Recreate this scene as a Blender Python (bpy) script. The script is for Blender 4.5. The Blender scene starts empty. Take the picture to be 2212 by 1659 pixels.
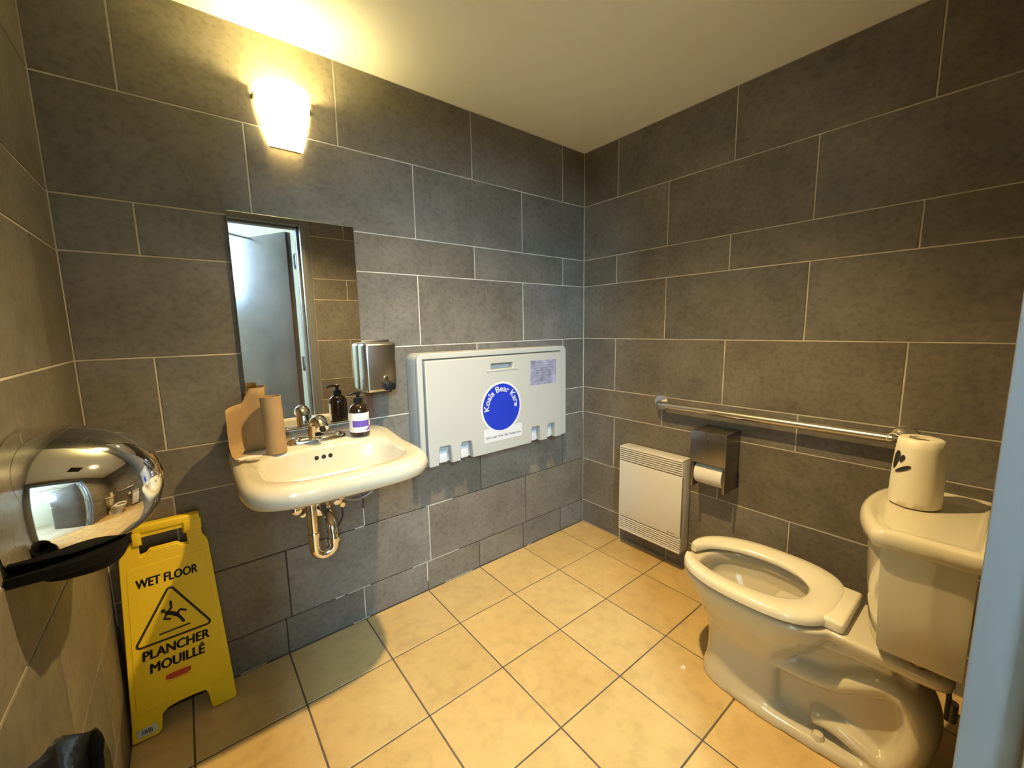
import bpy, bmesh, math, random
from mathutils import Vector, Matrix
random.seed(7)
C = bpy.context.scene.collection
PI = math.pi

# ------------------------------------------------------------------ camera
cam_d = bpy.data.cameras.new('camera'); cam = bpy.data.objects.new('camera', cam_d); C.objects.link(cam)
cam_d.sensor_fit = 'HORIZONTAL'; cam_d.sensor_width = 36.0
cam_d.lens = 884.3131742 / 2212 * 36.0
cam_d.clip_start = 0.02
CX = Vector((0.779479, -0.626183, -0.017519)); CY = Vector((0.099113, 0.095665, 0.990467)); CZ = Vector((-0.618538, -0.773785, 0.136632))
M = Matrix((CX, CY, CZ)).transposed().to_4x4(); M.translation = Vector((-1.915756, -1.688805, 1.249598))
cam.matrix_world = M
bpy.context.scene.camera = cam

# ------------------------------------------------------------------ world, lights, exposure
vs = bpy.context.scene.view_settings
vs.view_transform = 'Standard'; vs.look = 'None'; vs.gamma = 1.0; vs.use_curve_mapping = False
vs.exposure = 0.06
wd = bpy.data.worlds.new('world'); bpy.context.scene.world = wd; wd.use_nodes = True
wd.node_tree.nodes['Background'].inputs[0].default_value = (0.45, 0.62, 1.0, 1)
wd.node_tree.nodes['Background'].inputs[1].default_value = 0.6
DOWN_W = 188.0          # recessed ceiling downlight (W)
SCONCE_W = 7.0         # bulb inside the wall sconce (W)
SHADE_E = 5.5          # glow of the sconce glass
WINDOW_E = 155.0         # daylight seen through the hall window
LIGHT_AT = Vector((-1.15, -0.93, 2.222))

# ------------------------------------------------------------------ materials
def new_mat(name):
    m = bpy.data.materials.new(name); m.use_nodes = True
    nt = m.node_tree; b = nt.nodes['Principled BSDF']
    return m, nt, b
def plain(name, col, rough=0.5, metal=0.0, bump=0.0, bscale=200.0, coat=0.0, var=0.0, vscale=8.0, spec=0.5, blots=False):
    m, nt, b = new_mat(name)
    b.inputs['Base Color'].default_value = (*col, 1); b.inputs['Roughness'].default_value = rough
    b.inputs['Metallic'].default_value = metal; b.inputs['Coat Weight'].default_value = coat
    b.inputs['Coat Roughness'].default_value = 0.05; b.inputs['Specular IOR Level'].default_value = spec
    if var or bump:
        tc = nt.nodes.new('ShaderNodeTexCoord')
    if var:
        n = nt.nodes.new('ShaderNodeTexNoise'); n.inputs['Scale'].default_value = vscale; n.inputs['Detail'].default_value = 5
        nt.links.new(tc.outputs['Object'], n.inputs['Vector'])
        r = nt.nodes.new('ShaderNodeValToRGB'); nt.links.new(n.outputs['Fac'], r.inputs[0])
        r.color_ramp.elements[0].position = 0.3; r.color_ramp.elements[1].position = 0.7
        r.color_ramp.elements[0].color = (*[max(0, c * (1 - var)) for c in col], 1)
        r.color_ramp.elements[1].color = (*[min(1, c * (1 + var)) for c in col], 1)
        nt.links.new(r.outputs[0], b.inputs['Base Color'])
    if blots:      # dark, crumbled joints low on the wall
        ge = nt.nodes.new('ShaderNodeNewGeometry'); nb = nt.nodes.new('ShaderNodeTexNoise'); nb.inputs['Scale'].default_value = 2.6; nb.inputs['Detail'].default_value = 3
        nt.links.new(ge.outputs['Position'], nb.inputs['Vector']); sz = nt.nodes.new('ShaderNodeSeparateXYZ'); nt.links.new(ge.outputs['Position'], sz.inputs[0])
        mz = nt.nodes.new('ShaderNodeMapRange'); nt.links.new(sz.outputs['Z'], mz.inputs[0]); mz.inputs['From Min'].default_value = 0.55; mz.inputs['From Max'].default_value = 1.0; mz.inputs['To Min'].default_value = 0.56; mz.inputs['To Max'].default_value = 0.30
        lt = nt.nodes.new('ShaderNodeMath'); lt.operation = 'LESS_THAN'; nt.links.new(nb.outputs['Fac'], lt.inputs[0]); nt.links.new(mz.outputs[0], lt.inputs[1])
        mb = nt.nodes.new('ShaderNodeMix'); mb.data_type = 'RGBA'; mb.inputs['B'].default_value = (0.05, 0.04, 0.03, 1)
        nt.links.new(lt.outputs[0], mb.inputs['Factor']); nt.links.new(r.outputs[0], mb.inputs['A']); nt.links.new(mb.outputs['Result'], b.inputs['Base Color'])
    if bump:
        n2 = nt.nodes.new('ShaderNodeTexNoise'); n2.inputs['Scale'].default_value = bscale; n2.inputs['Detail'].default_value = 3
        nt.links.new(tc.outputs['Object'], n2.inputs['Vector'])
        bp = nt.nodes.new('ShaderNodeBump'); bp.inputs['Strength'].default_value = bump; bp.inputs['Distance'].default_value = 0.002
        nt.links.new(n2.outputs['Fac'], bp.inputs['Height']); nt.links.new(bp.outputs[0], b.inputs['Normal'])
    return m

def tile_mat(name, c_dark, c_light, rough, s1, s2, tint, rnd, stain=False, pit=0.80):
    """stone-look tile: two noise sizes, small pits, every tile its own offset and tone"""
    m, nt, b = new_mat(name); N = nt.nodes.new; L = nt.links.new
    tc = N('ShaderNodeTexCoord'); oi = N('ShaderNodeObjectInfo')
    sc = N('ShaderNodeVectorMath'); sc.operation = 'SCALE'; sc.inputs[0].default_value = (31, 17, 23); L(oi.outputs['Random'], sc.inputs['Scale'])
    ad = N('ShaderNodeVectorMath'); ad.operation = 'ADD'; L(tc.outputs['Object'], ad.inputs[0]); L(sc.outputs[0], ad.inputs[1])
    n1 = N('ShaderNodeTexNoise'); n1.inputs['Scale'].default_value = s1; n1.inputs['Detail'].default_value = 8; n1.inputs['Roughness'].default_value = 0.65
    n2 = N('ShaderNodeTexNoise'); n2.inputs['Scale'].default_value = s2; n2.inputs['Detail'].default_value = 4
    L(ad.outputs[0], n1.inputs['Vector']); L(ad.outputs[0], n2.inputs['Vector'])
    r = N('ShaderNodeValToRGB'); L(n1.outputs['Fac'], r.inputs[0])
    r.color_ramp.elements[0].position = 0.33; r.color_ramp.elements[0].color = (*c_dark, 1)
    r.color_ramp.elements[1].position = 0.68; r.color_ramp.elements[1].color = (*c_light, 1)
    r2 = N('ShaderNodeValToRGB'); L(n2.outputs['Fac'], r2.inputs[0])
    r2.color_ramp.elements[0].position = 0.36; r2.color_ramp.elements[0].color = (pit, pit, pit, 1)
    r2.color_ramp.elements[1].position = 0.52; r2.color_ramp.elements[1].color = (1, 1, 1, 1)
    mx = N('ShaderNodeMix'); mx.data_type = 'RGBA'; mx.blend_type = 'MULTIPLY'; mx.inputs['Factor'].default_value = 1
    L(r.outputs[0], mx.inputs['A']); L(r2.outputs[0], mx.inputs['B'])
    # tone of each tile
    hs = N('ShaderNodeHueSaturation'); L(mx.outputs['Result'], hs.inputs['Color'])
    mp = N('ShaderNodeMapRange'); L(oi.outputs['Random'], mp.inputs[0]); mp.inputs['To Min'].default_value = 1 - rnd; mp.inputs['To Max'].default_value = 1 + rnd
    L(mp.outputs[0], hs.inputs['Value'])
    wn = N('ShaderNodeTexWhiteNoise'); wn.noise_dimensions = '1D'; L(oi.outputs['Random'], wn.inputs['W'])
    mt = N('ShaderNodeMix'); mt.data_type = 'RGBA'; mt.blend_type = 'MULTIPLY'; mt.inputs['B'].default_value = (*tint, 1)
    L(wn.outputs['Value'], mt.inputs['Factor']); L(hs.outputs['Color'], mt.inputs['A'])
    out = mt.outputs['Result']
    if stain:      # rust run below the soap dispenser, fixed to its place on the wall
        ge = N('ShaderNodeNewGeometry'); sp = N('ShaderNodeSeparateXYZ'); L(ge.outputs['Position'], sp.inputs[0])
        nn = N('ShaderNodeTexNoise'); nn.inputs['Scale'].default_value = 1
        vm = N('ShaderNodeVectorMath'); vm.operation = 'MULTIPLY'; vm.inputs[1].default_value = (130, 130, 14); L(ge.outputs['Position'], vm.inputs[0]); L(vm.outputs[0], nn.inputs['Vector'])
        def rng(val, a, bb, c, d):
            q = N('ShaderNodeMapRange'); q.interpolation_type = 'SMOOTHSTEP'; L(val, q.inputs[0])
            q.inputs['From Min'].default_value = a; q.inputs['From Max'].default_value = bb; q.inputs['To Min'].default_value = c; q.inputs['To Max'].default_value = d
            return q.outputs[0]
        def mul(a, bb):
            q = N('ShaderNodeMath'); q.operation = 'MULTIPLY'; L(a, q.inputs[0]); L(bb, q.inputs[1]); return q.outputs[0]
        k = mul(mul(rng(sp.outputs['X'], -1.352, -1.335, 0, 1), rng(sp.outputs['X'], -1.328, -1.285, 1, 0)),
                mul(rng(sp.outputs['Z'], 0.868, 0.884, 0, 1), rng(sp.outputs['Z'], 1.0, 1.02, 1, 0)))
        k = mul(k, rng(nn.outputs['Fac'], 0.32, 0.62, 0.25, 1.0))
        ms = N('ShaderNodeMix'); ms.data_type = 'RGBA'; ms.inputs['B'].default_value = (0.12, 0.042, 0.012, 1)
        L(k, ms.inputs['Factor']); L(out, ms.inputs['A']); out = ms.outputs['Result']
    L(out, b.inputs['Base Color'])
    rr = N('ShaderNodeMapRange'); L(n1.outputs['Fac'], rr.inputs[0]); rr.inputs['To Min'].default_value = rough + 0.10; rr.inputs['To Max'].default_value = rough - 0.08
    L(rr.outputs[0], b.inputs['Roughness'])
    n3 = N('ShaderNodeTexNoise'); n3.inputs['Scale'].default_value = 140; n3.inputs['Detail'].default_value = 4; L(ad.outputs[0], n3.inputs['Vector'])
    bp = N('ShaderNodeBump'); bp.inputs['Strength'].default_value = 0.18; bp.inputs['Distance'].default_value = 0.001
    L(n3.outputs['Fac'], bp.inputs['Height']); L(bp.outputs[0], b.inputs['Normal'])
    return m

def emit(name, col, e):
    m, nt, b = new_mat(name)
    b.inputs['Base Color'].default_value = (*col, 1); b.inputs['Emission Color'].default_value = (*col, 1); b.inputs['Emission Strength'].default_value = e
    return m

MAT = dict(
    wall_tile=tile_mat('wall_tile_stone', (0.135, 0.122, 0.098), (0.205, 0.188, 0.155), 0.42, 5.0, 55.0, (1.0, 0.93, 0.82), 0.10, stain=True),
    floor_tile=tile_mat('floor_tile_beige', (0.55, 0.37, 0.14), (0.65, 0.45, 0.185), 0.40, 5.0, 24.0, (1.0, 0.95, 0.84), 0.05, pit=0.90),
    grout=plain('wall_grout', (0.56, 0.51, 0.41), 0.9, var=0.22, vscale=9),
    grout_worn=plain('wall_grout_worn', (0.56, 0.51, 0.41), 0.9, var=0.22, vscale=9, blots=True),
    grout_floor=plain('floor_grout', (0.125, 0.095, 0.06), 0.9, var=0.3, vscale=6),
    ceiling=plain('ceiling_paint', (0.93, 0.90, 0.76), 0.75, bump=0.15, bscale=260),
    porcelain=plain('porcelain', (0.57, 0.51, 0.365), 0.12, coat=0.6),
    seat=plain('seat_plastic', (0.72, 0.66, 0.49), 0.22, coat=0.2),
    chrome=plain('chrome', (0.80, 0.79, 0.78), 0.045, 1.0),
    steel=plain('brushed_steel', (0.58, 0.58, 0.58), 0.22, 1.0, var=0.06, vscale=30),
    steel_dark=plain('satin_steel', (0.27, 0.25, 0.23), 0.33, 1.0, var=0.08, vscale=25),
    nickel=plain('grab_bar_steel', (0.63, 0.59, 0.53), 0.30, 1.0),
    mirror=plain('mirror_silver', (0.86, 0.87, 0.88), 0.004, 1.0),
    mirror_edge=plain('mirror_polished_edge', (0.75, 0.80, 0.84), 0.12, 1.0),
    black=plain('black_plastic', (0.008, 0.008, 0.008), 0.45, spec=0.25),
    rubber=plain('matt_black_base', (0.006, 0.006, 0.006), 0.6, spec=0.10),
    bag=plain('black_bag', (0.010, 0.010, 0.011), 0.22, bump=0.8, bscale=45),
    brown_glass=plain('amber_plastic', (0.020, 0.009, 0.004), 0.10, coat=0.5),
    label=plain('cream_label', (0.80, 0.78, 0.70), 0.5),
    purple=plain('purple_print', (0.13, 0.07, 0.36), 0.5),
    ink=plain('black_ink', (0.015, 0.013, 0.012), 0.6),
    ink_grey=plain('grey_ink', (0.16, 0.15, 0.15), 0.6),
    red=plain('red_print', (0.45, 0.03, 0.02), 0.5),
    yellow=plain('yellow_plastic', (0.80, 0.56, 0.012), 0.42, bump=0.10, bscale=300),
    kraft=plain('kraft_cardboard', (0.36, 0.225, 0.095), 0.85, var=0.10, vscale=14, bump=0.2, bscale=90),
    paper=plain('white_paper', (0.72, 0.69, 0.60), 0.85, bump=0.25, bscale=120),
    towel=plain('towel_wrap', (0.68, 0.62, 0.46), 0.45, bump=0.30, bscale=60),
    towel_core=plain('cardboard_core', (0.22, 0.13, 0.06), 0.9),
    cream=plain('cream_polyethylene', (0.44, 0.435, 0.385), 0.42, bump=0.10, bscale=220),
    blue=plain('logo_blue', (0.012, 0.035, 0.42), 0.4),
    white=plain('white_print', (0.62, 0.62, 0.62), 0.45),
    heater=plain('heater_enamel', (0.68, 0.65, 0.58), 0.38),
    lilac=plain('faded_sticker', (0.27, 0.27, 0.36), 0.5, var=0.45, vscale=26),
    hose=plain('grey_hose', (0.30, 0.29, 0.28), 0.35, 0.4),
    frame=plain('frame_paint', (0.16, 0.165, 0.165), 0.35),
    wood=plain('door_veneer', (0.085, 0.062, 0.048), 0.30, var=0.25, vscale=5),
    hall_paint=plain('hall_paint', (0.84, 0.79, 0.66), 0.8, bump=0.05, bscale=200),
    hall_floor=plain('hall_floor', (0.48, 0.40, 0.27), 0.45, var=0.12, vscale=3),
    dark=plain('dark_void', (0.01, 0.01, 0.01), 0.9),
    water=plain('bowl_water', (0.55, 0.52, 0.42), 0.03),
    brass=plain('brass', (0.45, 0.33, 0.15), 0.3, 1.0),
    shade=emit('lit_glass_shade', (1.0, 0.85, 0.46), SHADE_E),
    lens=emit('downlight_lens', (1.0, 0.80, 0.50), 30.0),
    daylight=emit('window_daylight', (0.46, 0.71, 1.0), WINDOW_E),
)

# ------------------------------------------------------------------ mesh helpers
class MB:
    def __init__(s): s.b = bmesh.new()
    def box(s, x0, x1, y0, y1, z0, z1, bev=0.0, seg=2):
        t = bmesh.new()
        v = [t.verts.new((x, y, z)) for x in (x0, x1) for y in (y0, y1) for z in (z0, z1)]
        for f in ((0, 1, 3, 2), (4, 6, 7, 5), (0, 4, 5, 1), (2, 3, 7, 6), (0, 2, 6, 4), (1, 5, 7, 3)): t.faces.new([v[i] for i in f])
        if bev: bmesh.ops.bevel(t, geom=t.edges[:], offset=bev, segments=seg, affect='EDGES', profile=0.5)
        s._merge(t); return s
    def _merge(s, t):
        me = bpy.data.meshes.new('t'); t.to_mesh(me); t.free(); s.b.from_mesh(me); bpy.data.meshes.remove(me)
    def loft(s, rings, cap0=True, cap1=True, closed=True):
        R = [[s.b.verts.new(p) for p in r] for r in rings]; n = len(R[0])
        for a, c in zip(R, R[1:]):
            for i in range(n if closed else n - 1):
                j = (i + 1) % n
                s.b.faces.new((a[i], a[j], c[j], c[i]))
        if cap0 and closed: s.b.faces.new(R[0][::-1])
        if cap1 and closed: s.b.faces.new(R[-1])
        return s
    def tube(s, pts, r, n=12, caps=True, sx=None, up=None):
        """swept round (or elliptical: sx = side radius list/number) tube through the points"""
        P = [Vector(p) for p in pts]; rings = []; prev = None
        for i, p in enumerate(P):
            d = (P[min(i + 1, len(P) - 1)] - P[max(i - 1, 0)]).normalized()
            if prev is None:
                a = Vector(up) if up else (Vector((0, 0, 1)) if abs(d.z) < 0.9 else Vector((1, 0, 0)))
                a = (a - d * a.dot(d)).normalized()
            else:
                a = (prev - d * prev.dot(d)).normalized()
            prev = a; c = d.cross(a)
            rr = r[i] if isinstance(r, (list, tuple)) else r
            rs = rr if sx is None else (sx[i] if isinstance(sx, (list, tuple)) else sx)
            rings.append([p + a * (rr * math.cos(2 * PI * k / n)) + c * (rs * math.sin(2 * PI * k / n)) for k in range(n)])
        return s.loft(rings, caps, caps)
    def lathe(s, prof, c=(0, 0, 0), axis='Z', n=32, cap0=True, cap1=True):
        rings = []
        for r, h in prof:
            ring = []
            for k in range(n):
                a = 2 * PI * k / n; u, v = r * math.cos(a), r * math.sin(a)
                if axis == 'Z': q = (u, v, h)
                elif axis == 'Y': q = (v, h, u)
                else: q = (h, u, v)
                ring.append(Vector(q) + Vector(c))
            rings.append(ring)
        return s.loft(rings, cap0, cap1)
    def poly(s, pts):
        s.b.faces.new([s.b.verts.new(p) for p in pts]); return s
    def build(s, name, mat, parent=None, smooth=True, angle=35, M=None, sub=0):
        bmesh.ops.recalc_face_normals(s.b, faces=s.b.faces[:])
        me = bpy.data.meshes.new(name)
        if M is not None: bmesh.ops.transform(s.b, matrix=M, verts=s.b.verts[:])
        s.b.to_mesh(me); s.b.free()
        return link_mesh(name, me, mat, parent, smooth, angle, sub)
def link_mesh(name, me, mat, parent=None, smooth=True, angle=35, sub=0):
    me.materials.clear(); me.materials.append(MAT[mat] if isinstance(mat, str) else mat)
    if smooth:
        for p in me.polygons: p.use_smooth = True
        if angle < 180: me.set_sharp_from_angle(angle=math.radians(angle))
    o = bpy.data.objects.new(name, me); C.objects.link(o)
    if parent: o.parent = parent
    if sub:
        md = o.modifiers.new('sub', 'SUBSURF'); md.levels = sub; md.render_levels = sub
    return o
def spline(pts, n=8):
    """Catmull-Rom through the points"""
    P = [Vector(p) for p in pts]; P = [P[0] * 2 - P[1]] + P + [P[-1] * 2 - P[-2]]; out = []
    for i in range(1, len(P) - 2):
        for k in range(n):
            t = k / n; a, b, c, d = P[i - 1], P[i], P[i + 1], P[i + 2]
            out.append(0.5 * ((2 * b) + (c - a) * t + (2 * a - 5 * b + 4 * c - d) * t * t + (3 * b - a - 3 * c + d) * t ** 3))
    out.append(P[-2]); return out
def tag(o, label=None, cat=None, group=None, kind=None):
    if label: o['label'] = label
    if cat: o['category'] = cat
    if group: o['group'] = group
    if kind: o['kind'] = kind
    return o
def thing(name, label, cat, loc=(0, 0, 0)):
    o = bpy.data.objects.new(name, None); C.objects.link(o); o.location = loc; o.empty_display_size = 0.05
    return tag(o, label, cat)
def adopt(root):
    """parts are modelled in world coordinates: keep them in place under an Empty that stands at the thing's base"""
    bpy.context.view_layer.update()
    for ch in root.children: ch.matrix_parent_inverse = root.matrix_world.inverted()
def sq(t): return math.copysign(1, t)
def sup(t, n): return math.copysign(abs(t) ** (2.0 / n), t)
def ring(cx, a, yb, yf, z, nb=6, nf=3.2, N=64, taper=0.0):
    """plan outline: superellipse, back half exponent nb, front half nf (front = smaller y unless swapped)"""
    yc = (yb + yf) / 2; h = (yb - yf) / 2; out = []
    for k in range(N):
        t = 2 * PI * k / N; c, s = math.cos(t), math.sin(t); n = nb if s > 0 else nf
        w = a * (1 - taper * sup(s, n))
        out.append(Vector((cx + w * sup(c, n), yc + h * sup(s, n), z)))
    return out
def shape2d(name, outer, holes, depth, bevel, mat, parent, M, res=2):
    """flat polygon with holes, extruded and bevelled; local xy plane goes to the world through M"""
    cu = bpy.data.curves.new(name, 'CURVE'); cu.dimensions = '2D'; cu.fill_mode = 'BOTH'
    cu.extrude = max(0.0, depth / 2 - bevel); cu.bevel_depth = bevel; cu.bevel_resolution = res; cu.offset = -bevel
    for pts in [outer] + holes:
        sp = cu.splines.new('POLY'); sp.points.add(len(pts) - 1); sp.use_cyclic_u = True
        for q, (x, y) in zip(sp.points, pts): q.co = (x, y, 0, 1)
    ob = bpy.data.objects.new(name, cu); C.objects.link(ob)
    me = bpy.data.meshes.new_from_object(ob.evaluated_get(bpy.context.evaluated_depsgraph_get()))
    bpy.data.objects.remove(ob); bpy.data.curves.remove(cu)
    me.transform(M); me.name = name
    return link_mesh(name, me, mat, parent, True, 35)
def text_mesh(body, bold=0.0, shear=0.0, spacing=1.0):
    cu = bpy.data.curves.new('t', 'FONT'); cu.body = body; cu.size = 1; cu.fill_mode = 'BOTH'; cu.resolution_u = 3
    cu.offset = bold; cu.shear = shear; cu.space_character = spacing; cu.extrude = 0.0
    ob = bpy.data.objects.new('t', cu); C.objects.link(ob)
    me = bpy.data.meshes.new_from_object(ob.evaluated_get(bpy.context.evaluated_depsgraph_get()))
    bpy.data.objects.remove(ob); bpy.data.curves.remove(cu)
    return me
def bounds(me):
    xs = [v.co.x for v in me.vertices]; ys = [v.co.y for v in me.vertices]
    return min(xs), max(xs), min(ys), max(ys)
def text(name, body, x0, x1, y0, y1, mat, parent, M, bold=0.02, shear=0.0):
    """lettering fitted into the rectangle x0..x1, y0..y1 of the local plane"""
    me = text_mesh(body, 0.0, shear)
    if bold:
        bm_ = bmesh.new()
        for dx, dy in ((-bold, 0), (bold, 0), (0, bold * 0.5), (0, -bold * 0.5)):
            cp = me.copy(); cp.transform(Matrix.Translation((dx, dy, 0))); bm_.from_mesh(cp); bpy.data.meshes.remove(cp)
        bm_.to_mesh(me); bm_.free()
    a, b, c, d = bounds(me)
    me.transform(Matrix.Translation((x0, y0, 0)) @ Matrix.Diagonal(((x1 - x0) / (b - a), (y1 - y0) / (d - c), 1, 1)) @ Matrix.Translation((-a, -c, 0)))
    me.transform(M); me.name = name
    return link_mesh(name, me, mat, parent, False)
def frame_M(o, u, v):
    u = Vector(u).normalized(); v = Vector(v).normalized(); n = u.cross(v)
    m = Matrix((u, v, n)).transposed().to_4x4(); m.translation = Vector(o); return m
def rrect(x0, x1, y0, y1, r, n=5):
    out = []
    for cx, cy, a0 in ((x1 - r, y1 - r, 0), (x0 + r, y1 - r, 90), (x0 + r, y0 + r, 180), (x1 - r, y0 + r, 270)):
        for k in range(n + 1):
            a = math.radians(a0 + 90 * k / n); out.append((cx + r * math.cos(a), cy + r * math.sin(a)))
    return out

# ------------------------------------------------------------------ tiled surfaces
ZC = 2.235
ZL = [ZC, 1.9387, 1.6357, 1.4832, 1.1772, 0.8794, 0.7239, 0.4209, 0.1452, 0.0]
GAP = 0.0048
tile_cache = {}
def tile_mesh(w, h, mat):
    key = (round(w, 4), round(h, 4), mat)
    if key in tile_cache: return tile_cache[key]
    b = bmesh.new(); e = 0.0012; t = 0.010
    def lay(z, i): return [b.verts.new((sx * (w / 2 - i), sy * (h / 2 - i), z)) for sx, sy in ((-1, -1), (1, -1), (1, 1), (-1, 1))]
    A, B, D = lay(-t, 0), lay(-e, 0), lay(0, e)
    for p, q in ((A, B), (B, D)):
        for i in range(4): b.faces.new((p[i], p[(i + 1) % 4], q[(i + 1) % 4], q[i]))
    b.faces.new(D)
    me = bpy.data.meshes.new('tile'); b.to_mesh(me); b.free(); me.materials.append(MAT[mat]); tile_cache[key] = me
    return me
def tile(parent, o, u, v, a0, a1, b0, b1, mat, gap=GAP, jit=0.0006):
    w, h = a1 - a0 - gap, b1 - b0 - gap
    if w < 0.008 or h < 0.008: return
    ob = bpy.data.objects.new('tile', tile_mesh(w, h, mat)); C.objects.link(ob)
    m = frame_M(o, u, v); n = m.to_3x3().col[2]
    m.translation = Vector(o) + Vector(u) * ((a0 + a1) / 2) + Vector(v) * ((b0 + b1) / 2) - n * random.uniform(0, jit)
    ob.matrix_world = m; ob.parent = parent
def cuts(length, first, step):
    c = [0.0]; x = first
    while x < length - 1e-4:
        if x > 1e-4: c.append(x)
        x += step
    return c + [length]

ROOM_W, ROOM_D = 2.16, 1.70
T = 0.603
def struct(o, label, cat): return tag(o, label, cat, kind='structure')
TH = 0.12
wall_far = struct(MB().box(-ROOM_W - TH, TH, 0.0022, TH, -0.1, ZC + 0.05).build('wall_far', 'grout_worn', smooth=False), 'grey tiled wall behind the sink and changing station', 'wall')
wall_right = struct(MB().box(0.0022, TH, -ROOM_D - 0.14, 0.0022, -0.1, ZC + 0.05).build('wall_right', 'grout', smooth=False), 'grey tiled wall with heater and grab bar', 'wall')
wall_left = struct(MB().box(-ROOM_W - TH, -ROOM_W - 0.0022, -ROOM_D - 0.14, 0.0022, -0.1, ZC + 0.05).build('wall_left', 'grout', smooth=False), 'grey tiled wall behind the chrome hand dryer', 'wall')
wn = MB()
wn.box(-1.125, 0.0022, -ROOM_D - 0.13, -ROOM_D - 0.0022, -0.1, ZC + 0.05)
wn.box(-ROOM_W - 0.01, -1.125, -ROOM_D - 0.13, -ROOM_D - 0.0022, 2.05, ZC + 0.05)
wall_near = struct(wn.build('wall_near', 'grout', smooth=False), 'grey tiled wall around the open doorway, seen in the mirror', 'wall')
floor = struct(MB().box(-ROOM_W - 0.01, 0.01, -ROOM_D - 0.13, 0.01, -0.1, -0.0022).build('floor', 'grout_floor', smooth=False), 'beige square tiled washroom floor', 'floor')
ceiling = struct(MB().box(-ROOM_W - 0.01, 0.01, -ROOM_D - 0.01, 0.01, ZC, ZC + 0.1).build('ceiling', 'ceiling', smooth=False), 'plain cream painted washroom ceiling', 'ceiling')

AO, BO = 0.1787, 0.2373
offs = [0, .5, 0, .5, 0, .5, 0, .5, 0]
def lay_rows(wall, o, u, length, fr, base_cuts, z_lo=0.0, rows=range(9), a_from=0.0):
    for i in rows:
        z1, z0 = ZL[i], ZL[i + 1]
        c = base_cuts if i == 8 else cuts(length, (fr + offs[i] * T) % T, T)
        for a, b in zip(c, c[1:]): tile(wall, o, u, (0, 0, 1), a, b, z0, z1, 'wall_tile')
# far wall: u = +x starting at the left corner, so mirror the cut list (offsets are measured from the right corner)
for i in range(9):
    c = cuts(ROOM_W, (AO + offs[i] * T) % T, T) if i < 8 else cuts(ROOM_W, 0.2017, 0.301)
    for a, b in zip(c, c[1:]): tile(wall_far, (0, 0, 0), (1, 0, 0), (0, 0, 1), -b, -a, ZL[i + 1], ZL[i], 'wall_tile')
lay_rows(wall_right, (0, 0, 0), (0, -1, 0), ROOM_D, BO, cuts(ROOM_D, 0.288, 0.3016))
# left wall: joints at 0.26 from the far corner in the same running bond
for i in range(9):
    c = cuts(ROOM_D, (0.265 + (0.5 if offs[i] == 0 else 0) * T) % T, T) if i < 8 else cuts(ROOM_D, 0.288, 0.3016)
    for a, b in zip(c, c[1:]): tile(wall_left, (-ROOM_W, 0, 0), (0, 1, 0), (0, 0, 1), -b, -a, ZL[i + 1], ZL[i], 'wall_tile')
for i in range(9):   # wall with the door, right of the frame, then above it
    c = cuts(1.112, (0.265 + offs[i] * T) % T, T)
    for a, b in zip(c, c[1:]): tile(wall_near, (0, -ROOM_D, 0), (-1, 0, 0), (0, 0, 1), a, b, ZL[i + 1], ZL[i], 'wall_tile')
for a, b in ((1.112, 1.47), (1.47, 2.073), (2.073, ROOM_W)): tile(wall_near, (0, -ROOM_D, 0), (-1, 0, 0), (0, 0, 1), a, b, 2.062, ZC, 'wall_tile')
# floor tiles
FX = cuts(ROOM_W, 0.2017, 0.301); FY = cuts(ROOM_D + 0.12, 0.288, 0.3016)
for a, b in zip(FX, FX[1:]):
    for c0, d in zip(FY, FY[1:]): tile(floor, (0, 0, 0), (1, 0, 0), (0, 1, 0), -b, -a, -d, -c0, 'floor_tile', gap=0.0055)

# ------------------------------------------------------------------ door, hall, window (seen in the mirror and the dryer)
door = bpy.data.objects.new('door_1', None); C.objects.link(door); door.location = (-1.64, -1.76, 0)
struct(door, 'blue-grey steel door frame with dark wooden door standing open outward', 'door')
XJ, XL, YF, YB = -1.177, -2.10, -1.683, -1.845
fr = MB()
fr.box(XJ, XJ + 0.062, YB, YF, 0, 2.062, 0.002); fr.box(XL - 0.058, XL, YB, YF, 0, 2.062, 0.002); fr.box(XL, XJ, YB, YF, 2.0, 2.062, 0.002)
fr.build('frame', 'frame', door)
st = MB(); st.box(XJ - 0.016, XJ, -1.79, -1.735, 0, 2.0, 0.002); st.box(XL, XL + 0.016, -1.79, -1.735, 0, 2.0, 0.002); st.box(XL, XJ, -1.79, -1.735, 1.984, 2.0, 0.002)
st.build('door_stop', 'frame', door)
LD = Vector((-0.4725, -0.8813, 0)); LN = Vector((-0.8813, 0.4725, 0))
LM = frame_M((-1.20, -1.885, 0), LD, (0, 0, 1))            # local x along the leaf, y up, z = leaf normal
lf = MB().box(0, 0.90, 0.01, 1.985, 0, 0.044, 0.002)
leaf = lf.build('leaf', 'wood', door, M=LM)
MB().lathe([(0.028, 0), (0.028, 0.008), (0.012, 0.012), (0.012, 0.04), (0.026, 0.048), (0.027, 0.062), (0.015, 0.07)], (0, 0, 0), n=20).build('knob', 'steel', leaf, M=LM @ Matrix.Translation((0.84, 1.0, 0.044)))
MB().lathe([(0.028, 0), (0.028, 0.008), (0.012, 0.012), (0.012, 0.04), (0.026, 0.048), (0.027, 0.062), (0.015, 0.07)], (0, 0, 0), n=20).build('knob', 'steel', leaf, M=LM @ Matrix.Translation((0.84, 1.0, 0)) @ Matrix.Rotation(PI, 4, 'X'))
for z in (0.25, 1.00, 1.77):
    h = MB(); h.tube([(-1.190, -1.862, z - 0.055), (-1.190, -1.862, z + 0.055)], 0.009); h.box(-1.195, -1.178, -1.86, -1.80, z - 0.055, z + 0.055, 0.001)
    h.build('hinge', 'steel', door)
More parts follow.
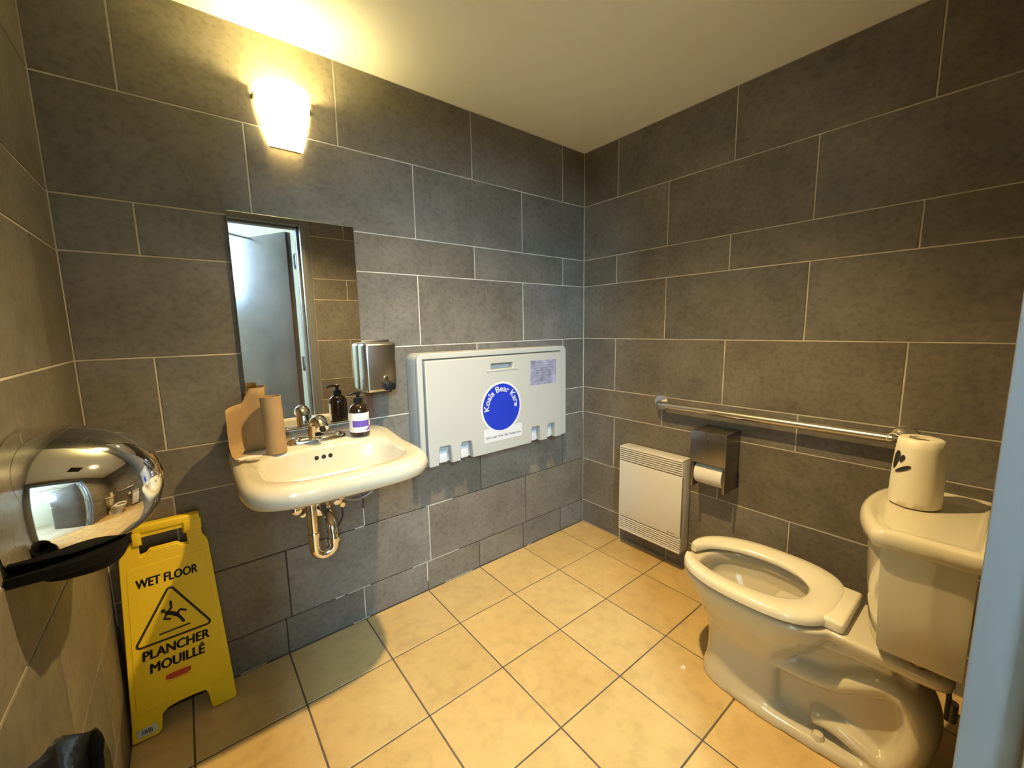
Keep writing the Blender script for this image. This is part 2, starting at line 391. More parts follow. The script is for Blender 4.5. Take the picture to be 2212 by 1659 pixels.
cl = MB(); cl.box(-1.62, -1.36, -1.735, -1.70, 2.005, 2.055, 0.004)
cl.tube([(-1.58, -1.74, 2.0), (-1.72, -1.98, 1.975)], 0.008); cl.tube([(-1.72, -1.98, 1.975), (-1.42, -2.22, 1.975)], 0.008)
cl.build('door_closer', 'steel', door)
adopt(door)
HZ = 2.90; HY = -3.6; HX0, HX1 = -3.9, 0.25
struct(MB().box(HX0, HX1, HY, -ROOM_D - 0.13, -0.1, -0.001).build('floor_hall', 'hall_floor', smooth=False), 'brownish hallway floor outside the washroom door', 'floor')
struct(MB().box(HX0, HX1, HY, -ROOM_D - 0.13, HZ, HZ + 0.1).build('ceiling_hall', 'hall_paint', smooth=False), 'white hallway ceiling outside the washroom door', 'ceiling')
struct(MB().box(HX0 - 0.1, HX0, HY, -ROOM_D - 0.13, -0.1, HZ + 0.1).build('wall_hall_left', 'hall_paint', smooth=False), 'pale hallway side wall far from the toilet', 'wall')
struct(MB().box(HX1, HX1 + 0.1, HY, -ROOM_D - 0.13, -0.1, HZ + 0.1).build('wall_hall_right', 'hall_paint', smooth=False), 'pale hallway side wall behind the toilet side', 'wall')
hw = MB(); hw.box(HX0, -ROOM_W - TH, -ROOM_D - 0.13, -ROOM_D, -0.1, HZ + 0.1); hw.box(-ROOM_W - TH, HX1, -ROOM_D - 0.13, -ROOM_D - 0.131 - 0.004, 2.062, HZ + 0.1)
struct(hw.build('wall_hall_near', 'hall_paint', smooth=False), 'pale hallway wall face beside the washroom door', 'wall')
WX0, WX1, WZ0, WZ1 = -3.05, -2.35, 1.75, 2.80
fw = MB(); fw.box(HX0, WX0, HY - 0.1, HY, -0.1, HZ + 0.1); fw.box(WX1, HX1, HY - 0.1, HY, -0.1, HZ + 0.1); fw.box(WX0, WX1, HY - 0.1, HY, -0.1, WZ0); fw.box(WX0, WX1, HY - 0.1, HY, WZ1, HZ + 0.1)
struct(fw.build('wall_hall_far', 'hall_paint', smooth=False), 'pale hallway end wall around the bright window', 'wall')
win = bpy.data.objects.new('window_1', None); C.objects.link(win); win.location = ((WX0 + WX1) / 2, HY, WZ0)
struct(win, 'bright daylit hallway window with white frame', 'window')
f = MB(); f.box(WX0, WX1, HY - 0.08, HY - 0.01, WZ0, WZ0 + 0.05); f.box(WX0, WX1, HY - 0.08, HY - 0.01, WZ1 - 0.05, WZ1); f.box(WX0, WX0 + 0.05, HY - 0.08, HY - 0.01, WZ0, WZ1); f.box(WX1 - 0.05, WX1, HY - 0.08, HY - 0.01, WZ0, WZ1); f.box(-2.72, -2.68, HY - 0.08, HY - 0.01, WZ0, WZ1)
f.build('window_frame', 'hall_paint', win, smooth=False)
for a, b in ((WX0 + 0.05, -2.72), (-2.68, WX1 - 0.05)): MB().box(a, b, HY - 0.05, HY - 0.045, WZ0 + 0.05, WZ1 - 0.05).build('pane', 'daylight', win, smooth=False)
adopt(win)

# ------------------------------------------------------------------ ceiling downlight and vent
dl = thing('recessed_downlight', 'round recessed downlight in the middle of the ceiling', 'ceiling light', (LIGHT_AT.x, LIGHT_AT.y, ZC))
MB().lathe([(0.075, ZC - 0.0005), (0.075, ZC - 0.004), (0.070, ZC - 0.006), (0.052, ZC - 0.006), (0.050, ZC - 0.0005)], (LIGHT_AT.x, LIGHT_AT.y, 0), cap0=False, cap1=False).build('trim_ring', 'white', dl)
MB().lathe([(0.050, ZC - 0.0015), (0.0005, ZC - 0.0015)], (LIGHT_AT.x, LIGHT_AT.y, 0), cap0=False).build('lens', 'lens', dl)
ld = bpy.data.lights.new('downlight_lamp', 'SPOT'); ld.spot_size = math.radians(130); ld.spot_blend = 1.0; ld.shadow_soft_size = 0.022; ld.energy = DOWN_W; ld.color = (1.0, 0.72, 0.33)
lo = bpy.data.objects.new('downlight_lamp', ld); C.objects.link(lo); lo.location = LIGHT_AT; lo.parent = dl
adopt(dl)
vt = thing('ceiling_vent', 'small dark square exhaust grille in the ceiling', 'vent', (-1.50, -1.12, ZC))
g = MB(); g.box(-1.62, -1.38, -1.24, -1.225, ZC - 0.008, ZC); g.box(-1.62, -1.38, -1.015, -1.0, ZC - 0.008, ZC); g.box(-1.62, -1.605, -1.225, -1.015, ZC - 0.008, ZC); g.box(-1.395, -1.38, -1.225, -1.015, ZC - 0.008, ZC)
g.build('vent_frame', 'black', vt)
MB().box(-1.605, -1.395, -1.225, -1.015, ZC - 0.002, ZC).build('backing', 'dark', vt)
for k in range(8):
    y = -1.22 + 0.027 * k
    MB().box(-1.605, -1.395, y, y + 0.012, ZC - 0.007, ZC - 0.003).build('slat', 'black', vt)
adopt(vt)

# ------------------------------------------------------------------ wall sconce
SX = -1.565
sc = thing('wall_sconce', 'glowing white glass half-cone sconce high on the wall', 'wall lamp', (SX, 0, 1.86))
rings_o, rings_i = [], []
prof = [(1.878, 0.053, 0.046), (1.90, 0.061, 0.062), (1.93, 0.069, 0.079), (1.98, 0.079, 0.098), (2.03, 0.0855, 0.109), (2.056, 0.0875, 0.112)]
def half(z, w, d, k=0.0):
    out = []
    for i in range(33):
        t = PI * i / 32; out.append(Vector((SX - (w - k) * sup(math.cos(t), 2.0), -0.010 - (d - k - 0.010) * abs(math.sin(t)) ** (2 / 2.1), z)))
    return out
s = MB()
loop = [half(*p) + half(*p, 0.004)[::-1] for p in prof]
s.loft(loop); s.build('glass_shade', 'shade', sc, angle=50)
b = MB(); b.box(SX - 0.05, SX + 0.05, -0.006, 0.0, 1.88, 2.01, 0.002); b.tube([(SX, -0.006, 1.93), (SX, -0.05, 1.93)], 0.012); b.tube([(SX, -0.05, 1.915), (SX, -0.05, 1.955)], 0.016)
b.build('backplate', 'white', sc)
for q in (-1, 1):
    MB().box(SX + q * 0.087 - 0.003, SX + q * 0.087 + 0.003, -0.018, 0.0, 2.018, 2.034, 0.001).build('clip', 'brass', sc)
MB().lathe([(0.004, 1.955), (0.016, 1.96), (0.026, 1.985), (0.026, 2.0), (0.016, 2.02), (0.003, 2.026)], (SX, -0.05, 0), n=20).build('bulb', 'shade', sc)
for nm, z, e in (('sconce_lamp', 2.035, SCONCE_W),):
    ld = bpy.data.lights.new(nm, 'POINT'); ld.energy = e; ld.color = (1.0, 0.88, 0.42); ld.shadow_soft_size = 0.02
    lo = bpy.data.objects.new(nm, ld); C.objects.link(lo); lo.location = (SX, -0.078, z); lo.parent = sc
adopt(sc)

# ------------------------------------------------------------------ mirror
mi = thing('wall_mirror', 'tall frameless rectangular mirror above the sink', 'mirror', (-1.555, 0, 0.887))
MX0, MX1, MZ0, MZ1, MT = -1.763, -1.352, 0.889, 1.647, 0.018
MB().box(MX0 + 0.004, MX1 - 0.004, -MT + 0.004, 0.0, MZ0 + 0.004, MZ1 - 0.004).build('backing', 'black', mi, smooth=False)
MB().box(MX0 + 0.0025, MX1 - 0.0025, -MT - 0.0004, -MT + 0.0045, MZ0 + 0.0025, MZ1 - 0.0025).build('glass', 'mirror', mi, smooth=False)
e = MB()
for ring_pts in ((0,),):
    A = [(MX0, MZ0), (MX1, MZ0), (MX1, MZ1), (MX0, MZ1)]; B = [(MX0 + 0.0025, MZ0 + 0.0025), (MX1 - 0.0025, MZ0 + 0.0025), (MX1 - 0.0025, MZ1 - 0.0025), (MX0 + 0.0025, MZ1 - 0.0025)]
    e.loft([[Vector((x, -MT + 0.006, z)) for x, z in A], [Vector((x, -MT + 0.002, z)) for x, z in A], [Vector((x, -MT - 0.0004, z)) for x, z in B]], False, False)
e.build('bevelled_edge', 'mirror_edge', mi, smooth=False)
adopt(mi)

# ------------------------------------------------------------------ soap dispenser on the wall
sd = thing('soap_dispenser', 'brushed steel soap dispenser on the wall right of the mirror', 'soap dispenser', (-1.311, 0, 1.003))
MB().box(-1.376, -1.234, -0.012, 0, 0.998, 1.208, 0.003).build('backplate', 'steel_dark', sd)
MB().box(-1.370, -1.240, -0.098, -0.010, 1.002, 1.200, 0.014, 4).build('tank', 'steel', sd)
v = MB(); v.box(-1.302, -1.262, -0.122, -0.094, 1.010, 1.040, 0.004); v.tube([(-1.282, -0.115, 1.012), (-1.282, -0.115, 1.002)], 0.004)
v.build('spout', 'black', sd)
w = MB().lathe([(0.011, 0), (0.011, -0.004), (0.009, -0.006), (0.0005, -0.006)], (-1.288, -0.097, 1.058), 'Y', 24).build('level_window', 'chrome', sd)
MB().box(-1.2905, -1.2855, -0.1045, -0.1025, 1.052, 1.064).build('keyhole', 'black', w)
adopt(sd)

# ------------------------------------------------------------------ sink
KX = -1.563
sk = thing('wall_sink', 'cream porcelain wall-hung sink with chrome faucet', 'sink', (KX, -0.01, 0.51))
def lift(rg, amt=0.016):
    for q in rg:
        t = min(1, max(0, (q.y + 0.26) / 0.10)); q.z += amt * t * t * (3 - 2 * t)
    return rg
R_ = []
for z, a, yb, yf, l in ((0.668, .09, -.03, -.22, 0), (0.675, .125, -.016, -.26, 0), (0.69, .15, -.006, -.31, 0), (0.715, .18, -.003, -.37, 0), (0.742, .214, -.003, -.43, 0), (0.765, .245, -.003, -.484, 0),
                        (0.783, .270, -.003, -.524, 0), (0.803, .276, -.003, -.533, .2), (0.820, .275, -.003, -.531, .7), (0.832, .270, -.003, -.524, .9), (0.839, .261, -.005, -.514, 1), (0.842, .250, -.010, -.503, 1)):
    R_.append(lift(ring(KX, a, yb, yf, z, 10, 4.3, 88), 0.016 * l))
for z, a, yb, yf, l in ((0.841, .220, -.185, -.485, 1), (0.838, .211, -.194, -.476, .7), (0.828, .205, -.200, -.470, .3), (0.80, .195, -.208, -.458, 0), (0.765, .174, -.222, -.436, 0), (0.745, .140, -.245, -.392, 0), (0.733, .09, -.262, -.350, 0), (0.729, .028, -.288, -.326, 0)):
    R_.append(lift(ring(KX, a, yb, yf, z, 4.2, 3.0, 88), 0.016 * l))
k = MB(); k.loft(R_); basin = k.build('basin', 'porcelain', sk, angle=60)
for x in (-1.594, -1.571, -1.549):
    MB().lathe([(0.0072, 0), (0.0072, 0.002), (0.0005, 0.002)], (0, 0, 0), n=16).build('overflow_hole', 'dark', basin, M=Matrix.Translation((x, -0.2035, 0.817)) @ Matrix.Rotation(math.radians(70), 4, 'X'))
MB().lathe([(0.021, 0.730), (0.021, 0.7325), (0.014, 0.7335), (0.013, 0.730)], (KX, -0.307, 0), n=24).build('drain', 'chrome', basin)
fa = MB(); FXc, FYc, FZ = -1.566, -0.115, 0.857
plate = [ring(FXc, 0.100, FYc + .026, FYc - .026, FZ, 2.6, 2.6, 40), ring(FXc, 0.100, FYc + .026, FYc - .026, FZ + .007, 2.6, 2.6, 40), ring(FXc, 0.094, FYc + .021, FYc - .021, FZ + .014, 2.6, 2.6, 40), ring(FXc, 0.05, FYc + .014, FYc - .014, FZ + .019, 2.4, 2.4, 40)]
faucet = fa.loft(plate).build('faucet', 'chrome', sk, angle=50)
pth = spline([(FXc, FYc + .004, FZ + .008), (FXc, FYc + .002, FZ + .040), (FXc, FYc - .006, FZ + .066), (FXc, FYc - .032, FZ + .080), (FXc, FYc - .062, FZ + .074), (FXc, FYc - .085, FZ + .058)], 5)
n_ = len(pth); ra = [0.030 - 0.012 * (i / (n_ - 1)) for i in range(n_)]; sxx = [0.031 - 0.011 * (i / (n_ - 1)) for i in range(n_)]
MB().tube(pth, [q * 0.82 for q in ra], 20, sx=sxx, up=(0, 1, 0)).build('spout', 'chrome', faucet, angle=60)
MB().lathe([(0.0005, 0), (0.0095, 0.001), (0.0095, 0.010)], (0, 0, 0), n=20, cap1=True).build('aerator', 'dark', faucet, M=Matrix.Translation((FXc, FYc - .0905, FZ + .0525)) @ Matrix.Rotation(math.radians(-50), 4, 'X'))
MB().box(-0.013, 0.013, -0.0015, 0.0015, -0.005, 0.005, 0.0012).build('sensor_eye', 'dark', faucet, M=Matrix.Translation((FXc, FYc - .0265, FZ + .026)) @ Matrix.Rotation(math.radians(-14), 4, 'X'))
for q in (-1, 1):
    MB().lathe([(0.021, 0), (0.020, 0.006), (0.012, 0.011), (0.0005, 0.012)], (FXc + q * 0.068, FYc, FZ + .010), n=24).build('mounting_cap', 'chrome', faucet)
# drain pipe and trap
PX, PY = -1.637, -0.27
p = MB(); p.tube([(PX, PY, 0.70), (PX, PY, 0.575)], 0.0155, 16); p.tube([(PX, PY, 0.585), (PX, PY, 0.57)], 0.0195, 16)
trap = [(PX, PY, 0.58)] + [(PX, PY, 0.53)] + [(PX + 0.030 - 0.030 * math.cos(PI * i / 10), PY, 0.53 - 0.030 * math.sin(PI * i / 10)) for i in range(1, 11)] + spline([(PX + 0.060, PY, 0.545), (PX + 0.060, PY + 0.008, 0.585), (PX + 0.064, PY + 0.05, 0.602), (-1.556, -0.08, 0.578), (-1.550, 0.0, 0.556)], 5)
p.tube(trap, 0.0165, 16); p.tube([(PX + 0.060, PY, 0.535), (PX + 0.060, PY, 0.550)], 0.0205, 16)
p.build('drain_trap', 'chrome', sk)
MB().lathe([(0.036, 0), (0.034, -0.006), (0.018, -0.012)], (-1.550, 0, 0.556), 'Y', 28).build('wall_escutcheon', 'chrome', sk)
for x, z in ((-1.648, 0.602), (-1.505, 0.600)):
    vv = MB(); vv.tube([(x, 0, z), (x, -0.055, z)], 0.010); vv.lathe([(0.022, 0), (0.020, -0.006), (0.011, -0.009)], (x, 0, z), 'Y', 20)
    vv.tube([(x, -0.045, z - 0.012), (x, -0.045, z + 0.03)], 0.011); vv.lathe([(0.012, -0.058), (0.018, -0.062), (0.018, -0.078), (0.010, -0.082)], (x + 0.0, 0, z - 0.004), 'Y', 14)
    vv.tube([(x + 0.02, -0.05, z - 0.03), (x + 0.02, -0.07, z - 0.03)], 0.010); vv.tube([(x + 0.008, -0.045, z - 0.012), (x + 0.02, -0.055, z - 0.03)], 0.008)
    vv.build('stop_valve', 'chrome', sk)
for pts, r in (([(-1.505, -0.045, 0.625), (-1.47, -0.04, 0.585), (-1.42, -0.03, 0.562), (-1.36, -0.03, 0.575), (-1.338, -0.03, 0.61), (-1.35, -0.035, 0.66)], 0.0055),
               ([(-1.50, -0.03, 0.64), (-1.45, -0.025, 0.60), (-1.40, -0.02, 0.59), (-1.35, -0.02, 0.61), (-1.345, -0.03, 0.66)], 0.0045),
               ([(-1.648, -0.045, 0.63), (-1.64, -0.06, 0.68)], 0.0055)):
    MB().tube(spline(pts, 8), r, 8).build('supply_hose', 'hose', sk)
MB().tube(spline([(-1.50, -0.04, 0.60), (-1.478, -0.02, 0.55), (-1.475, -0.015, 0.50), (-1.50, -0.012, 0.46), (-1.54, -0.012, 0.45)], 8), 0.0022, 6).build('sensor_cable', 'black', sk)
adopt(sk)

# ------------------------------------------------------------------ pump bottle
BX, BY, BZ = -1.424, -0.150, 0.859
bt = thing('pump_bottle', 'brown pump soap bottle with cream and purple label on the sink', 'bottle', (BX, BY, BZ))
MB().lathe([(0.030, 0.0), (0.0355, 0.004), (0.036, 0.010), (0.036, 0.088), (0.034, 0.100), (0.028, 0.112), (0.018, 0.119), (0.014, 0.121), (0.014, 0.126)], (BX, BY, BZ), n=40).build('bottle_body', 'brown_glass', bt)
def arc_patch(a0, a1, z0, z1, r, n=24):
    m = MB(); lo_, hi = [], []
    for i in range(n + 1):
        a = math.radians(a0 + (a1 - a0) * i / n); lo_.append(Vector((BX + r * math.cos(a), BY + r * math.sin(a), BZ + z0))); hi.append(Vector((BX + r * math.cos(a), BY + r * math.sin(a), BZ + z1)))
    return m.loft([lo_, hi], False, False, closed=False)
AF = math.degrees(math.atan2(cam.matrix_world.translation.y - BY, cam.matrix_world.translation.x - BX))
lab = arc_patch(AF - 95, AF + 85, 0.016, 0.088, 0.0362, 30).build('label', 'label', bt, angle=180)
arc_patch(AF - 42, AF + 62, 0.036, 0.060, 0.0364, 16).build('colour_band', 'purple', lab, angle=180)
def wrap_text(body, ang_c, width, z0, h, mat, parent, r, name, bold=0.0):
    me = text_mesh(body, bold); a, b, c, d = bounds(me)
    for vtx in me.vertices:
        s_ = ((vtx.co.x - a) / (b - a) - 0.5) * width; z_ = z0 + (vtx.co.y - c) / (d - c) * h; an = math.radians(ang_c) + s_ / r
        vtx.co = (BX + r * math.cos(an), BY + r * math.sin(an), BZ + z_)
    return link_mesh(name, me, mat, parent, False)
wrap_text('YARDLEY', AF + 12, 0.040, 0.066, 0.0055, 'ink_grey', lab, 0.0366, 'lettering')
for i, (a, z, rr) in enumerate(((52, 0.028, 18), (60, 0.033, 40), (48, 0.024, 5), (64, 0.026, 60), (70, 0.066, 80), (73, 0.073, 100))):
    m = MB(); an = math.radians(AF + a); ct = Vector((BX + 0.0367 * math.cos(an), BY + 0.0367 * math.sin(an), BZ + z)); tv = Vector((-math.sin(an), math.cos(an), 0)); zv = Vector((0, 0, 1)); q = math.radians(rr)
    m.poly([ct + (tv * math.cos(q) + zv * math.sin(q)) * (0.010 * math.cos(t)) + (zv * math.cos(q) - tv * math.sin(q)) * (0.0022 * math.sin(t)) for t in [2 * PI * j / 10 for j in range(10)]])
    m.build('flower_print', 'purple', lab, smooth=False)
pm = MB(); pm.lathe([(0.015, 0.122), (0.016, 0.124), (0.016, 0.140), (0.013, 0.142), (0.0065, 0.143), (0.0065, 0.156), (0.011, 0.157), (0.011, 0.164), (0.004, 0.168)], (BX, BY, BZ), n=24)
pm.tube([(BX, BY, BZ + 0.162), (BX - 0.022, BY - 0.006, BZ + 0.161), (BX - 0.038, BY - 0.010, BZ + 0.155)], [0.0058, 0.0048, 0.0035], 10)
pm.build('pump', 'black', bt)
adopt(bt)

# ------------------------------------------------------------------ cardboard tube and spent brown towel roll on the sink
TX, TY, TZ = -1.706, -0.176, 0.855
ctb = MB().lathe([(0.0285, 0.0), (0.0305, 0.0), (0.0305, 0.188), (0.0285, 0.188)], (0, 0, 0), n=36, cap0=False, cap1=False)
for q in (0,):
    ctb.loft([[Vector((0.0285 * math.cos(2 * PI * k / 36), 0.0285 * math.sin(2 * PI * k / 36), z)) for k in range(36)] for z in (0.188, 0.0)], False, False)
tag(ctb.build('cardboard_tube', 'kraft', None, angle=50, M=Matrix.Translation((TX, TY, TZ)) @ Matrix.Rotation(math.radians(-1.5), 4, 'Y')), 'empty brown cardboard tube standing on the sink beside the faucet', 'cardboard tube')
ct2 = thing('brown_towel_roll', 'spent brown paper towel roll with torn sheet trailing over sink edge', 'paper towel', (-1.742, -0.085, 0.857))
m = MB(); m.lathe([(0.0265, 0.858), (0.0290, 0.858), (0.0290, 1.052), (0.0265, 1.052)], (-1.742, -0.085, 0), n=32, cap0=False, cap1=False)
m.build('core', 'kraft', ct2, angle=50)
# loose sheet: starts on the core, runs to the left rim and folds forward over it
P2 = spline([(-1.716, -0.104, 0), (-1.735, -0.117, 0), (-1.765, -0.112, 0), (-1.790, -0.118, 0), (-1.812, -0.132, 0), (-1.826, -0.150, 0), (-1.834, -0.172, 0)], 6)
n_ = len(P2); sheet = MB(); rr_ = []
random.seed(3)
for j in range(9):
    row = []
    for i, q in enumerate(P2):
        t = i / (n_ - 1); top = 1.066 if t < 0.30 else (1.066 - (t - 0.30) / 0.16 * 0.045 if t < 0.46 else 1.021 - 0.02 * (t - 0.46))
        bot = 0.8605 + random.uniform(0, 0.003) * (1 if t > 0.5 else 0)
        z = bot + (top - bot) * j / 8; fl = (0.052 if j == 0 else (0.018 if j == 1 else 0)) * min(1, max(0, (t - 0.45) / 0.3)) * random.uniform(0.8, 1.1)
        if fl > 0.02: z = 0.8625
        elif fl > 0: z = 0.868
        row.append(Vector((q.x + fl * 0.25, q.y - fl, z)))
    rr_.append(row)
sheet.loft(rr_, False, False, closed=False)
so = sheet.build('loose_sheet', 'kraft', ct2, angle=180); sm = so.modifiers.new('thick', 'SOLIDIFY'); sm.thickness = 0.0008
sc2 = MB(); pts = [(-1.822, -0.205, 0.8635), (-1.812, -0.228, 0.8635), (-1.800, -0.222, 0.8635), (-1.790, -0.231, 0.8635), (-1.778, -0.222, 0.8635), (-1.762, -0.226, 0.8635), (-1.752, -0.212, 0.8635), (-1.772, -0.200, 0.8640), (-1.80, -0.196, 0.8640)]
sc2.poly([Vector(q) for q in pts]); s2 = sc2.build('torn_flap', 'paper', ct2, smooth=False); sm = s2.modifiers.new('thick', 'SOLIDIFY'); sm.thickness = 0.0008
adopt(ct2)

# ------------------------------------------------------------------ baby changing station
bc = thing('changing_station', 'cream fold-down baby changing station mounted on the tiled wall', 'changing table', (-0.71, 0, 0.645))
WM = frame_M((0, 0, 0), (1, 0, 0), (0, 0, 1))          # local x = world x, local y = world z, local z = -world y
def at_y(y): return Matrix.Translation((0, y, 0)) @ WM
inner = rrect(-1.132, -0.306, 0.630, 1.121, 0.012)
shape2d('tray', rrect(-1.158, -0.263, 0.648, 1.146, 0.030, 8), [], 0.084, 0.004, 'cream', bc, at_y(-0.042))
rim_o = [(-1.158, 0.648), (-1.132, 0.648), (-1.132, 1.121), (-0.306, 1.121), (-0.306, 0.648), (-0.263, 0.648)] + [(x, z) for x, z in rrect(-1.158, -0.263, 0.648, 1.146, 0.030, 8)[:18]]
shape2d('tray_rim', rim_o, [], 0.026, 0.005, 'cream', bc, at_y(-0.093))
notch = [(-1.077, -1.015), (-0.964, -0.902), (-0.533, -0.470), (-0.417, -0.358)]
outl = [(-1.127, 0.655), (-1.122, 0.647)]
for a, b in notch: outl += [(a - 0.003, 0.647), (a + 0.002, 0.722), (a + 0.008, 0.730), (b - 0.008, 0.730), (b - 0.002, 0.722), (b + 0.003, 0.647)]
outl += [(-0.317, 0.647), (-0.311, 0.655), (-0.311, 1.108), (-0.317, 1.115), (-1.120, 1.115), (-1.127, 1.108)]
hh = rrect(-0.785, -0.650, 1.054, 1.080, 0.006)
panel = shape2d('door_panel', outl, [hh], 0.034, 0.0045, 'cream', bc, at_y(-0.101))
MB().box(-0.812, -0.618, -0.1205, -0.117, 1.043, 1.052, 0.0015).build('handle_lip', 'cream', panel)
for a, b in notch: MB().box(a + 0.010, b - 0.012, -0.096, -0.083, 0.650, 0.706, 0.002).build('strap_end', 'white', bc)
LX, LZ, LY = -0.727, 0.866, -0.1184
lg = shape2d('round_decal', [(LX + 0.1225 * math.cos(2 * PI * i / 64), LZ + 0.1245 * math.sin(2 * PI * i / 64)) for i in range(64)], [], 0.0008, 0.0, 'white', bc, at_y(LY))
shape2d('blue_disc', [(LX + 0.113 * math.cos(2 * PI * i / 64), LZ + 0.115 * math.sin(2 * PI * i / 64)) for i in range(64)], [], 0.0006, 0.0, 'blue', lg, at_y(LY - 0.0006))
tm = text_mesh('Koala Bear Kare', 0.012); a, b, c, d = bounds(tm); rb = 0.076; span = math.radians(192)
for vtx in tm.vertices:
    an = math.radians(187) - (vtx.co.x - a) / (b - a) * span; r_ = rb + (vtx.co.y - c) / (d - c) * 0.030
    vtx.co = (LX + r_ * math.cos(an), LY - 0.0012, LZ + r_ * math.sin(an))
link_mesh('lettering', tm, 'white', lg, False)
pl = shape2d('name_plate', rrect(-0.836, -0.601, 0.702, 0.768, 0.008), [], 0.0006, 0.0, 'white', bc, at_y(LY + 0.0002))
text('lettering', 'Table \u00e0 Langer Murale / Baby Changing Station', -0.829, -0.607, 0.716, 0.730, 'ink', pl, at_y(LY - 0.0004), 0.012)
stk = shape2d('faded_sticker', [(-0.541, 0.952), (-0.357, 0.950), (-0.354, 1.078), (-0.536, 1.079)], [], 0.0006, 0.0, 'lilac', bc, at_y(LY))
random.seed(11)
for i in range(8):
    w_ = random.uniform(0.02, 0.075); z_ = 1.066 - 0.0135 * i
    MB().box(-0.446 - w_, -0.446 + w_, LY - 0.0009, LY - 0.0004, z_ - 0.0011, z_ + 0.0011).build('printed_line', 'ink_grey', stk, smooth=False)
adopt(bc)

# ------------------------------------------------------------------ chrome hand dryer on the left wall
DYc, DZc = -0.60, 0.962
hd = thing('hand_dryer', 'shiny chrome dome hand dryer with black base on the left wall', 'hand dryer', (-ROOM_W, DYc, 0.846))
rg = []
for i in range(25):
    t = math.sin(PI / 2 * i / 24); s_ = max(0.004, (1 - t ** 2.3)) ** (1 / 2.3)
    rr = []
    for k in range(80):
        th = 2 * PI * k / 80
        y = DYc + 0.172 * s_ * sup(math.cos(th), 2.5); z = DZc + 0.122 * s_ * sup(math.sin(th), 2.3)
        rr.append(Vector((-ROOM_W + 0.002 + 0.186 * t, y, max(z, 0.888 + 0.00002 * k))))
    rg.append(rr)
MB().loft(rg).build('cover', 'chrome', hd, angle=50)
bb = []
for z, k in ((0.868, 0.94), (0.871, 0.97), (0.877, 0.985), (0.8875, 0.99)):
    bb.append([Vector((-ROOM_W + 0.001 + (0.134 * k) * abs(math.sin(PI * i / 40)) ** 0.45, DYc - 0.170 * k * sup(math.cos(PI * i / 40), 4), z)) for i in range(41)])
MB().loft(bb).build('base', 'rubber', hd, angle=40)
MB().loft([[Vector((-2.088 + 0.058 * k * sup(math.cos(t), 3), DYc - 0.02 + 0.125 * k * sup(math.sin(t), 4), z)) for t in [2 * PI * i / 40 for i in range(40)]] for z, k in ((0.846, 0.86), (0.851, 0.94), (0.862, 0.98), (0.882, 1.0))]).build('nozzle_housing', 'rubber', hd)
adopt(hd)

# ------------------------------------------------------------------ waste bin with bag
wb = thing('waste_bin', 'waste bin lined with a black plastic bag under the hand dryer', 'waste bin', (-2.107, -0.985, 0))
def binring(a, b_, z, wob=0.0, N=48):
    return [Vector((-2.107 + (a + wob * math.sin(5 * t + z * 30) * 0.5 + wob * math.sin(11 * t)) * sup(math.cos(t), 2.8), -0.985 + (b_ + wob * math.sin(7 * t + 1)) * sup(math.sin(t), 2.8), z)) for t in [2 * PI * i / N for i in range(N)]]
MB().loft([binring(0.036, 0.125, 0.0), binring(0.038, 0.127, 0.01), binring(0.044, 0.142, 0.60), binring(0.042, 0.140, 0.60), binring(0.036, 0.125, 0.02)], True, True).build('bin_body', 'black', wb)
random.seed(5)
bg = [binring(0.048, 0.162, 0.47, 0.002), binring(0.049, 0.164, 0.55, 0.002), binring(0.049, 0.166, 0.615, 0.002), binring(0.046, 0.163, 0.640, 0.002), binring(0.038, 0.150, 0.628, 0.002), binring(0.032, 0.12, 0.56, 0.002), binring(0.02, 0.09, 0.40, 0.002)]
for r__ in bg[2:5]:
    for i, q in enumerate(r__): q.z += 0.004 * math.sin(3 * 2 * PI * i / 48 + 0.6) + 0.004 * math.sin(8 * 2 * PI * i / 48)
MB().loft(bg, False, True).build('bag', 'bag', wb, angle=60)
adopt(wb)

# ------------------------------------------------------------------ wet floor sign
ws = thing('wet_floor_sign', 'yellow folding wet floor sign leaning in the corner', 'floor sign', (-2.02, -0.07, 0))
V_ = Vector((0, 0.065, 0.655)).normalized(); SM = frame_M((-2.016, -0.098, 0.004), (1, 0, 0), V_)
def sl(x): return x * 1.0
out_s = [(-0.138, 0), (-0.078, 0), (-0.068, 0.010), (-0.063, 0.056), (-0.048, 0.068), (-0.02, 0.073), (0.02, 0.073), (0.046, 0.070), (0.053, 0.060), (0.058, 0.010), (0.064, 0), (0.122, 0), (0.128, 0.008),
         (0.126, 0.05), (0.103, 0.560), (0.099, 0.575), (0.090, 0.592), (0.088, 0.652), (0.084, 0.658), (-0.070, 0.658), (-0.075, 0.652), (-0.077, 0.615), (-0.103, 0.595), (-0.114, 0.570), (-0.115, 0.555), (-0.136, 0.05), (-0.140, 0.006)]
hole_s = [(-0.058, 0.626), (0.042, 0.626), (0.042, 0.606), (0.051, 0.605), (0.052, 0.569), (0.036, 0.571), (0.025, 0.581), (-0.041, 0.581), (-0.050, 0.570), (-0.066, 0.567), (-0.066, 0.602), (-0.058, 0.602)]
fp = shape2d('front_panel', out_s, [hole_s], 0.010, 0.0025, 'yellow', ws, SM)
ip = [(-0.122, 0.090), (-0.117, 0.083), (-0.01, 0.090), (0.100, 0.083), (0.108, 0.090), (0.092, 0.530), (0.086, 0.538), (-0.094, 0.538), (-0.101, 0.530)]
shape2d('raised_field', ip, [], 0.0034, 0.0014, 'yellow', fp, SM @ Matrix.Translation((0, 0, 0.0046)))
bpn = [(x * 0.985 - 0.0, y) for x, y in out_s]
shape2d('back_panel', bpn, [hole_s], 0.008, 0.0025, 'yellow', ws, frame_M((-2.018, -0.052, 0.004), (1, 0, 0), Vector((0, 0.024, 0.655)).normalized()))
